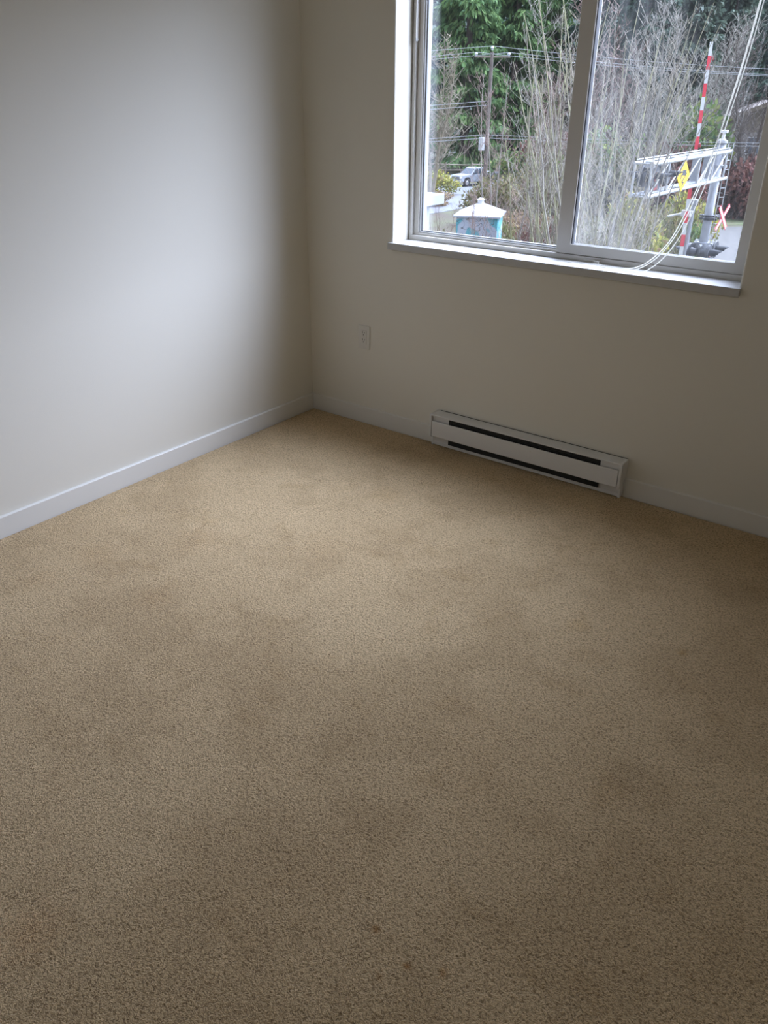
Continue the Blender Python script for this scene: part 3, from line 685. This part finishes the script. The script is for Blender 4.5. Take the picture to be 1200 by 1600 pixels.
for k, (q, lab) in enumerate(zip(INS, ('upper power wire from the near end of the crossarm', 'upper power wire from the far end of the crossarm', 'topmost power wire from the pole head'))):
    s0 = P0 + q + Vector((0, 0, .18)); wire(s0, s0 + Wd * 34 + Vector((0, 0, -.5 * (k != 2))), .7, lab + ', running left')
    wire(s0, s0 - Wd * 45 + Vector((0, 0, -1.0)), .9, lab + ', running right behind twigs')
for z, lab in ((7.25, 'middle overhead wire'), (7.0, 'thin service wire just under the middle wire'), (5.15, 'upper of the two low communication wires'), (4.95, 'lower of the two low communication wires')):
    s0 = P0 + Vector((-.1, -.15, z)); wire(s0, s0 + Wd * 34 + Vector((0, 0, -.6)), .6, lab + ' left of the pole', .018)
    if z < 6: wire(s0, s0 - Wd * 45 + Vector((0, 0, .5)), .5, lab + ' right of the pole', .015)

# ---- pickup --------------------------------------------------------------------
def pickup():
    p = gpt(721, 291); r = empty('pickup_truck', (p.x, p.y, G + .03)); r.scale = (.84, .84, .84); tag(r, 'silver-white pickup truck parked facing left on the grey road', 'truck')
    # local: +x = forward, y = left side, built 5.6 m long
    hd = Vector((-.30, -.954, 0)); r.rotation_euler = (0, 0, math.atan2(hd.y, hd.x))
    def body(name, prof, w_, material, parent, bev=.05, taper=0):
        bm = bmesh.new(); prism(bm, prof, 'y', -w_, w_); bmesh.ops.recalc_face_normals(bm, faces=bm.faces)
        bmesh.ops.bevel(bm, geom=[e_ for e_ in bm.edges if e_.calc_face_angle(0) > .35], offset=bev, segments=2, affect='EDGES')
        if taper:
            for v in bm.verts:
                if v.co.z > 1.15: v.co.y *= 1 - taper * (v.co.z - 1.15) / .75
        return frombm(name, bm, material, parent, False)
    L0, L1 = .9, -4.8
    body('body', [(L0, .55), (L0 + .02, .95), (L0 - .06, 1.12), (-.5, 1.22), (-2.6, 1.22), (-2.6, 1.30), (L1, 1.30), (L1, .55), (-3.95, .5), (-3.85, .80), (-3.6, .93), (-3.3, .93), (-3.05, .80), (-2.95, .45), (-.5, .45), (-.40, .80), (-.15, .93), (.15, .93), (.40, .80), (.48, .5)], .97, M['truck'], r)
    cab = body('cab', [(-.52, 1.18), (-1.25, 1.80), (-1.45, 1.86), (-2.45, 1.86), (-2.60, 1.78), (-2.72, 1.20)], .93, M['truck'], r, .04, .16)
    bm = bmesh.new(); prism(bm, [(-.60, 1.24), (-1.20, 1.765), (-1.23, 1.76), (-.68, 1.24)], 'y', -.78, .78)
    for v in bm.verts: v.co.x += .045; v.co.y *= 1 - .12 * (v.co.z - 1.2)
    frombm('windscreen', bm, M['carglass'], r)
    for s in (1, -1):
        for nm, pf in (('front_window', [(-.78, 1.26), (-1.28, 1.74), (-1.62, 1.76), (-1.62, 1.26)]), ('rear_window', [(-1.70, 1.26), (-1.70, 1.76), (-2.40, 1.76), (-2.56, 1.26)])):
            bm = bmesh.new(); prism(bm, pf, 'y', .90, .945)
            for v in bm.verts: v.co.y = s * v.co.y * (1 - .16 * (v.co.z - 1.15) / .75)
            frombm(nm, bm, M['carglass'], r)
        bm = bmesh.new(); box(bm, -.98, -.78, s * .95, s * 1.17, 1.22, 1.42, .03) if s > 0 else box(bm, -.98, -.78, -1.17, -.95, 1.22, 1.42, .03); frombm('mirror', bm, M['black'], r)
        bm = bmesh.new(); box(bm, L0 - .10, L0 + .035, min(s * .68, s * .95), max(s * .68, s * .95), .80, 1.02, .03); frombm('headlamp', bm, M['lamp'], r)
        for x in (0, -3.45):
            bm = bmesh.new(); tube(bm, (x, s * .70, .38), (x, s * .96, .38), .38, seg=24); wh = frombm('wheel', bm, M['tyre'], r)
            bm = bmesh.new(); tube(bm, (x, s * .955, .38), (x, s * .975, .38), .23, .20, seg=16); frombm('hubcap', bm, M['chrome'], wh)
        for x in (-1.62, -2.62):
            bm = bmesh.new(); box(bm, x + .04, x + .2, min(s * .97, s * .99), max(s * .97, s * .99), 1.05, 1.09); frombm('door_handle', bm, M['truck'], r)
    bm = bmesh.new(); box(bm, L0 - .04, L0 + .035, -.64, .64, .74, 1.03, .02)
    gr = frombm('grille', bm, M['grille'], r)
    bm = bmesh.new()
    for z in (.81, .96): box(bm, L0 + .03, L0 + .045, -.62, .62, z - .012, z + .012)
    frombm('grille_bar', bm, M['chrome'], gr)
    bm = bmesh.new(); box(bm, L0 - .15, L0 + .11, -.95, .95, .42, .66, .04); frombm('bumper', bm, M['chrome'], r)
    bm = bmesh.new(); box(bm, L0 + .10, L0 + .115, -.16, .16, .48, .60); frombm('licence_plate', bm, M['white'], r)
pickup()

# ---- rail fence -------------------------------------------------------------------
fe = empty('rail_fence', gnd(695, 86)); tag(fe, 'weathered wooden rail fence behind the pickup', 'fence')
fd_ = Vector((.80, .60, 0)); fd2 = Vector((-.93, -.2, 0)); rr = random.Random(3)
FP = [fd_ * 0, fd_ * 2.6, fd_ * 5.2, fd_ * 7.8, fd2 * 2.6, fd2 * 5.2, fd2 * 7.8]
for q in FP:
    bm = bmesh.new(); tube(bm, q + Vector((0, 0, -.1)), q + Vector((0, 0, 1.65)), .09, .085, 8); frombm('post', bm, M['wood'], fe)
for a_, b_ in ((0, 1), (1, 2), (2, 3), (0, 4), (4, 5), (5, 6)):
    for z in (.45, .95, 1.45):
        bm = bmesh.new(); tube(bm, FP[a_] + Vector((0, 0, z + rr.uniform(-.04, .04))), FP[b_] + Vector((0, 0, z + rr.uniform(-.04, .04))), .065, seg=6); frombm('rail', bm, M['wood'], fe)

# ---- graffiti kiosk -----------------------------------------------------------------
def kiosk():
    mt = bpy.data.materials.new('painted_kiosk_wall'); mt.use_nodes = True; n = mt.node_tree; b = n.nodes['Principled BSDF']; b.inputs['Roughness'].default_value = .6
    t = n.nodes.new('ShaderNodeTexCoord')
    def noise(s, d, off):
        mp = n.nodes.new('ShaderNodeMapping'); mp.inputs['Location'].default_value = (off, off * 2, 0); q = n.nodes.new('ShaderNodeTexNoise'); q.inputs['Scale'].default_value = s; q.inputs['Detail'].default_value = d
        n.links.new(t.outputs['Object'], mp.inputs[0]); n.links.new(mp.outputs[0], q.inputs['Vector']); return q
    def ramp(src, els):
        r = n.nodes.new('ShaderNodeValToRGB')
        while len(r.color_ramp.elements) < len(els): r.color_ramp.elements.new(.5)
        for i, (p, c) in enumerate(els): r.color_ramp.elements[i].position = p; r.color_ramp.elements[i].color = (*c, 1)
        n.links.new(src, r.inputs[0]); return r
    W_ = (.30, .33, .38); T_ = (.05, .26, .30); K_ = (.03, .04, .05)
    r1 = ramp(noise(1.5, 1, 3.3).outputs['Fac'], [(.45, W_), (.48, T_)])
    r2 = ramp(noise(3.2, 1, 8.1).outputs['Fac'], [(.485, (0, 0, 0)), (.497, (1, 1, 1)), (.505, (1, 1, 1)), (.517, (0, 0, 0))])
    mx = n.nodes.new('ShaderNodeMix'); mx.data_type = 'RGBA'; n.links.new(r2.outputs[0], mx.inputs[0]); n.links.new(r1.outputs[0], mx.inputs[6]); mx.inputs[7].default_value = (*K_, 1)
    n.links.new(mx.outputs[2], b.inputs['Base Color'])
    p = at(750, 340, 35); r = empty('graffiti_kiosk', (p.x, p.y, G), math.radians(22)); tag(r, 'small kiosk with white pyramid roof and turquoise graffiti on its walls', 'kiosk')
    hw = .84
    bm = bmesh.new(); box(bm, -hw, hw, -hw, hw, 0, 3.28, .02); frombm('wall', bm, mt, r)
    ez = 3.27; pz = 3.74; ov = .12
    bm = bmesh.new(); A = [bm.verts.new((x, y, ez)) for x, y in ((-hw - ov, -hw - ov), (hw + ov, -hw - ov), (hw + ov, hw + ov), (-hw - ov, hw + ov))]
    B = [bm.verts.new((v.co.x, v.co.y, ez + .06)) for v in A]; Tt = [bm.verts.new((v.co.x * .08, v.co.y * .08, pz)) for v in A]
    bm.faces.new(A[::-1]); bm.faces.new(Tt)
    for i in range(4): j = (i + 1) % 4; bm.faces.new((A[i], A[j], B[j], B[i])); bm.faces.new((B[i], B[j], Tt[j], Tt[i]))
    frombm('roof', bm, mat('kiosk_roof', (.33, .34, .37), .5), r)
    bm = bmesh.new(); tube(bm, (0, 0, pz - .04), (0, 0, pz + .12), .13, seg=14); tube(bm, (0, 0, pz + .12), (0, 0, pz + .18), .17, .08, 14); frombm('roof_vent', bm, M['white'], r)
kiosk()

# ---- balcony corner of the same building seen past the left jamb -------------------------
lg = empty('balcony_post', (-1.30, 3.15, 0)); tag(lg, 'pale square post with flat cap just outside the left jamb', 'post')
bm = bmesh.new(); box(bm, -.60, -.165, -.05, .35, .600, .688, .006); frombm('cap', bm, M['extwall'], lg)
bm = bmesh.new(); box(bm, -.52, -.235, 0, .22, G, .600, .006); frombm('post_shaft', bm, M['extwall'], lg)

# ---- railway signal gantry ----------------------------------------------------------------
MX, MY = -6.20, 28.817
sg = empty('railway_signal_gantry', (MX, MY, G)); tag(sg, 'grey cantilever railway signal gantry with lattice arm and ladder', 'signal')
def rel(z): return z - G
ZT, ZB = rel(-.24), rel(-1.12)
bm = bmesh.new(); tube(bm, (0, 0, -.1), (0, 0, rel(.02)), .165, .15, 24); mast = frombm('mast', bm, M['galv'], sg, True)
bm = bmesh.new(); tube(bm, (0, 0, rel(.02)), (0, 0, rel(.10)), .19, seg=20); frombm('mast_flange', bm, M['alu'], mast)
bm = bmesh.new(); tube(bm, (0, 0, -.0), (0, 0, .08), .36, seg=20); frombm('mast_base', bm, M['alu'], mast)
bm = bmesh.new(); tube(bm, (.02, 0, rel(.08)), (.02, 0, rel(.36)), .05, seg=8); box(bm, -.11, .13, -.07, .07, rel(.34), rel(.43), .01); box(bm, -.12, .10, -.08, .08, rel(.08), rel(.15), .01); frombm('mast_head_fitting', bm, M['white'], mast)
for zc in (-2.40, -2.50, -.72, -1.12, -.18):
    bm = bmesh.new(); tube(bm, (0, 0, rel(zc - .045)), (0, 0, rel(zc + .03)), .195, seg=24); box(bm, -.31, -.19, -.05, .05, rel(zc - .05), rel(zc + .03)); box(bm, .19, .31, -.05, .05, rel(zc - .05), rel(zc + .03)); frombm('clamp_ring', bm, M['black' if zc < -2 else 'galv'], mast)
LA = 7.6; xc = .05; hw = .25
ch = []
for (x, z, r_) in ((xc + hw, ZT, .062), (xc - hw, ZT, .045), (xc + hw, ZB, .055), (xc - hw, ZB, .05)):
    bm = bmesh.new(); tube(bm, (x, .28, z), (x, -LA, z), r_, seg=12); frombm('chord', bm, M['alu'], sg, False)
bm = bmesh.new()
ys = [-.2 - i * (LA - .25) / 5 for i in range(6)]
for s in (hw, -hw):
    for y in ys: tube(bm, (xc + s, y, ZT), (xc + s, y, ZB), .038, seg=8)
    if s > 0:
        for i in range(5): tube(bm, (xc + s, ys[i], ZT), (xc + s, ys[i + 1], ZB), .024, seg=8)
for y in ys:
    for z in (ZT, ZB): tube(bm, (xc - hw, y, z), (xc + hw, y, z), .028, seg=8)
frombm('lattice', bm, M['alu'], sg)
bm = bmesh.new(); tube(bm, (xc - hw, .1, ZT + .09), (xc - hw, -LA * .98, ZT + .09), .018, seg=6); tube(bm, (xc + hw, .1, ZT + .12), (xc + hw, -LA * .7, ZT + .11), .014, seg=6)
for y in ys[:-1]:
    tube(bm, (xc - hw, y, ZT), (xc - hw, y, ZT + .12), .03, seg=6); tube(bm, (xc + hw, y, ZT), (xc + hw, y, ZT + .14), .025, seg=6)
frombm('handrail', bm, M['alu'], sg)
bm = bmesh.new()
for k in range(4): box(bm, xc - .18 + k * .10, xc - .14 + k * .10, -LA, -.25, ZB + .04, ZB + .07)
frombm('walkway', bm, M['galv'], sg)
for y in (-1.4, -2.6):
    bm = bmesh.new(); box(bm, xc - .16, xc + .10, y - .03, y + .03, ZB + .08, ZT - .06); frombm('relay_panel', bm, M['galv'], sg)
# ladder on the mast's right side
bm = bmesh.new()
for s in (-.13, .13): tube(bm, (.33 + s * .5, -.02 + s * .6, 0.6), (.33 + s * .5, -.02 + s * .6, rel(.02)), .018, seg=6)
z = .8
while z < rel(-.0): tube(bm, (.265, -.098, z), (.395, .058, z), .012, seg=5); z += .305
for z in (1.5, 3.0, 4.6, 5.9): tube(bm, (.15, 0, z), (.33, -.02, z), .015, seg=5)
frombm('ladder', bm, M['alu'], sg)
# signal lamps: hood pointing across the tracks (left or right), dark background disc
def signal(x, y, z, s, r0=.16):
    bm = bmesh.new(); tube(bm, (x, y, z), (x + s * .10, y, z), .30, seg=24); o = frombm('backing_disc', bm, M['black'], sg)
    bm = bmesh.new(); tube(bm, (x - s * .22, y, z), (x, y, z), .12, .17, 16); frombm('lamp_housing', bm, M['black'], o)
    bm = bmesh.new()
    n_ = 14; A = []; B = []
    for i in range(n_ + 1):
        t = math.radians(-20 + 220 * i / n_); A.append(bm.verts.new((x + s * .10, y + math.cos(t) * r0, z + math.sin(t) * r0)))
        ln = .26 + .22 * max(0, math.sin(t)); B.append(bm.verts.new((x + s * (.10 + ln), y + math.cos(t) * r0 * .9, z + math.sin(t) * r0 * .9)))
    for i in range(n_): bm.faces.new((A[i], A[i + 1], B[i + 1], B[i]))
    bmesh.ops.solidify(bm, geom=bm.faces[:], thickness=.01); frombm('hood', bm, M['black'], o)
    bm = bmesh.new(); tube(bm, (x + s * .10, y, z), (x + s * .12, y, z), .13, seg=16); frombm('lens', bm, M['lens'], o)
zl = rel(-3.60)
for y in (-.38, .38):
    for s in (1, -1): signal(s * .30, y, zl + (-.05 if y < 0 else .0), s)
bm = bmesh.new(); tube(bm, (0, -.45, zl + .18), (0, .45, zl + .18), .05, seg=8); tube(bm, (-.35, 0, zl + .22), (.35, 0, zl + .22), .045, seg=8); tube(bm, (0, 0, zl - .15), (0, 0, zl + .28), .24, seg=20)
frombm('lamp_bracket', bm, M['galv'], sg)
za = rel(-.62)
for yy in (-LA + .6, -LA + 1.6):
    for s in (1, -1): signal(xc + s * .12, yy, za, s, .13)
    bm = bmesh.new(); tube(bm, (xc - .02, yy, ZB), (xc - .02, yy, ZT + .02), .05, seg=8); box(bm, xc - .12, xc + .10, yy - .12, yy + .12, ZT - .16, ZT + .04, .02); frombm('lamp_bracket', bm, M['galv'], sg)
bm = bmesh.new(); box(bm, xc - .06, xc + .06, -LA + 1.0, -LA + 1.35, za - .42, za - .22, .02); frombm('bell_box', bm, M['lens'], sg)
# yellow diamond sign across the arm, seen nearly edge on
ys_ = -LA + 2.75; zs = rel(-.72); q = .45
sign = empty('yellow_sign', (0, 0, 0)); bpy.data.objects.remove(sign)
bm = bmesh.new(); prism(bm, [(ys_, zs - q), (ys_ + q, zs), (ys_, zs + q), (ys_ - q, zs)], 'x', xc + hw + .07, xc + hw + .085)
RS = Matrix.Translation((xc + hw + .07, ys_, zs)) @ Matrix.Rotation(math.radians(-7), 4, 'Z') @ Matrix.Translation((-xc - hw - .07, -ys_, -zs))
bmesh.ops.transform(bm, matrix=RS, verts=bm.verts)
ysg = frombm('yellow_sign', bm, M['yellow'], sg); ysg['label'] = 'yellow diamond sign with black symbol'
bm = bmesh.new(); X0 = xc + hw + .085
box(bm, X0, X0 + .006, ys_ - .11, ys_ + .14, zs + .02, zs + .17)
def bar2(y0, z0, y1, z1, w_=.045):
    d = Vector((0, y1 - y0, z1 - z0)).normalized(); nn = Vector((0, -d.z, d.y)) * w_ / 2; pts = [(ys_ + y0 + nn.y, zs + z0 + nn.z), (ys_ + y1 + nn.y, zs + z1 + nn.z), (ys_ + y1 - nn.y, zs + z1 - nn.z), (ys_ + y0 - nn.y, zs + z0 - nn.z)]
    prism(bm, pts, 'x', X0, X0 + .006)
bar2(-.17, .05, -.17, -.08); bar2(.17, .08, .08, -.05); bar2(.07, -.06, -.08, -.17); bar2(-.08, -.17, .07, -.19); bar2(.04, -.19, .0, -.30)
bmesh.ops.transform(bm, matrix=RS, verts=bm.verts)
frombm('symbol', bm, M['black'], ysg)
# crossbuck on the right side of the mast
xb, yb, zb_ = .52, -.05, rel(-2.42)
cbk = None
for k, a_ in enumerate((45, -45)):
    bm = bmesh.new(); Rm = Matrix.Translation((xb + k * .015, yb, zb_)) @ Matrix.Rotation(math.radians(-10), 4, 'Z') @ Matrix.Rotation(math.radians(a_), 4, 'X')
    box(bm, -.006, .006, -.56, .56, -.085, .085, mtx=Rm); o = frombm('crossbuck', bm, M['red'], sg)
    o['label'] = 'red-edged white crossing blade'
    bm = bmesh.new(); box(bm, -.010, .010, -.55, .55, -.052, .052, mtx=Rm); frombm('stripe', bm, M['pink'], o)
bm = bmesh.new(); tube(bm, (.1, 0, zb_ + .02), (xb, yb, zb_), .025, seg=6); frombm('crossbuck_bracket', bm, M['galv'], sg)

# ---- crossing gate ---------------------------------------------------------------------------
g0 = at(1064, 395, 32.3); g1 = at(1112, 65, 32.3)
gate = empty('crossing_gate', (g0.x, g0.y, G)); tag(gate, 'raised railway crossing gate with red and white striped arm', 'gate')
A_ = g0 - gate.location; B_ = g1 - gate.location; d_ = (B_ - A_).normalized()
base = A_ - d_ * ((A_.z - 1.1) / d_.z)
Lt = (B_ - base).length; bm = bmesh.new()
seg = .405; n_ = int(Lt / seg) + 1; t0 = 0
pos = [Lt]; 
while pos[-1] > 0: pos.append(max(0, pos[-1] - seg))
M2 = Matrix.Translation(base) @ d_.to_track_quat('Z', 'X').to_matrix().to_4x4()
for i in range(len(pos) - 1):
    f = pos[i] / Lt; wd = .075 - .022 * f
    box(bm, -wd, wd, -.03, .03, pos[i + 1], pos[i] - .001, mi=i % 2, mtx=M2)
arm = frombm('gate_arm', bm, [M['white'], M['red']], gate)
bm = bmesh.new()
for t in (Lt - .47, Lt - 3.1): box(bm, .05, .14, -.05, .05, t - .08, t + .04, .015, mtx=M2)
frombm('arm_light', bm, M['lens'], arm)
mp_ = at(1080, 312, 32.6) - gate.location
bm = bmesh.new(); bx_ = mp_.x + .10; by_ = mp_.y
tube(bm, (bx_, by_, -.1), (bx_ + .02, by_, mp_.z), .085, .075, 14); box(bm, bx_ - .12, bx_ + .14, by_ - .1, by_ + .1, mp_.z - .18, mp_.z + .02, .03); frombm('gate_post', bm, M['galv'], gate)
bm = bmesh.new(); box(bm, bx_ - .35, bx_ + .35, by_ - .3, by_ + .3, .6, 1.45, .05); frombm('gate_mechanism', bm, M['galv'], gate)
bm = bmesh.new(); za_ = mp_.z - .45
tube(bm, (bx_ + .05, by_ - .1, za_ + .06), (bx_ - .80, by_ - .12, za_ - .16), .05, .035, 8); box(bm, bx_ - .32, bx_ + .02, by_ - .2, by_ - .08, za_ - .12, za_ + .10, .02); tube(bm, (bx_ - .1, by_ - .1, za_ - .05), (bx_ - .1, by_ - .25, za_ - .05), .09, seg=12); frombm('arm_bracket', bm, M['white'], gate)

# ---- far house ----------------------------------------------------------------------------------
hp = gnd(1172, 84)
ho = empty('house', hp, math.radians(20)); tag(ho, 'grey-tan house with gable roof among trees at far right', 'house')
bm = bmesh.new(); box(bm, -5.5, 6.5, 0, 8, -.1, 5.0); frombm('wall', bm, M['siding'], ho)
bm = bmesh.new()
for s in (1, -1):
    prism(bm, [(.5 + s * 6.8, 4.75), (.5, 7.4), (.5, 7.2), (.5 + s * 6.8, 4.5)], 'y', -.7, 8.7)
frombm('roof', bm, M['roof'], ho)
bm = bmesh.new(); prism(bm, [(-5.4, 4.9), (.5, 7.15), (6.4, 4.9)], 'y', -.02, .2); frombm('gable', bm, M['fascia'], ho)
bm = bmesh.new()
for s in (1, -1): prism(bm, [(.5 + s * 6.8, 4.8), (.5, 7.45), (.5, 7.1), (.5 + s * 6.8, 4.45)], 'y', -.76, -.7)
frombm('fascia', bm, M['fascia'], ho)
for (x, z, w_, h_) in ((-3.4, 3.1, 1.5, 1.3), (-.2, 3.1, 1.7, 1.4), (3.6, 3.1, 1.5, 1.3), (-3.2, .8, 1.6, 1.3), (1.4, .7, 1.6, 1.3)):
    bm = bmesh.new(); box(bm, x - w_ / 2, x + w_ / 2, -.06, .02, z, z + h_); wf = frombm('window', bm, M['white'], ho)
    bm = bmesh.new()
    for i in range(3):
        for j in range(2): box(bm, x - w_ / 2 + .08 + i * (w_ - .1) / 3, x - w_ / 2 + .02 + (i + 1) * (w_ - .1) / 3, -.075, -.055, z + .08 + j * (h_ - .1) / 2, z + .02 + (j + 1) * (h_ - .1) / 2)
    frombm('pane', bm, M['winglass'], wf)
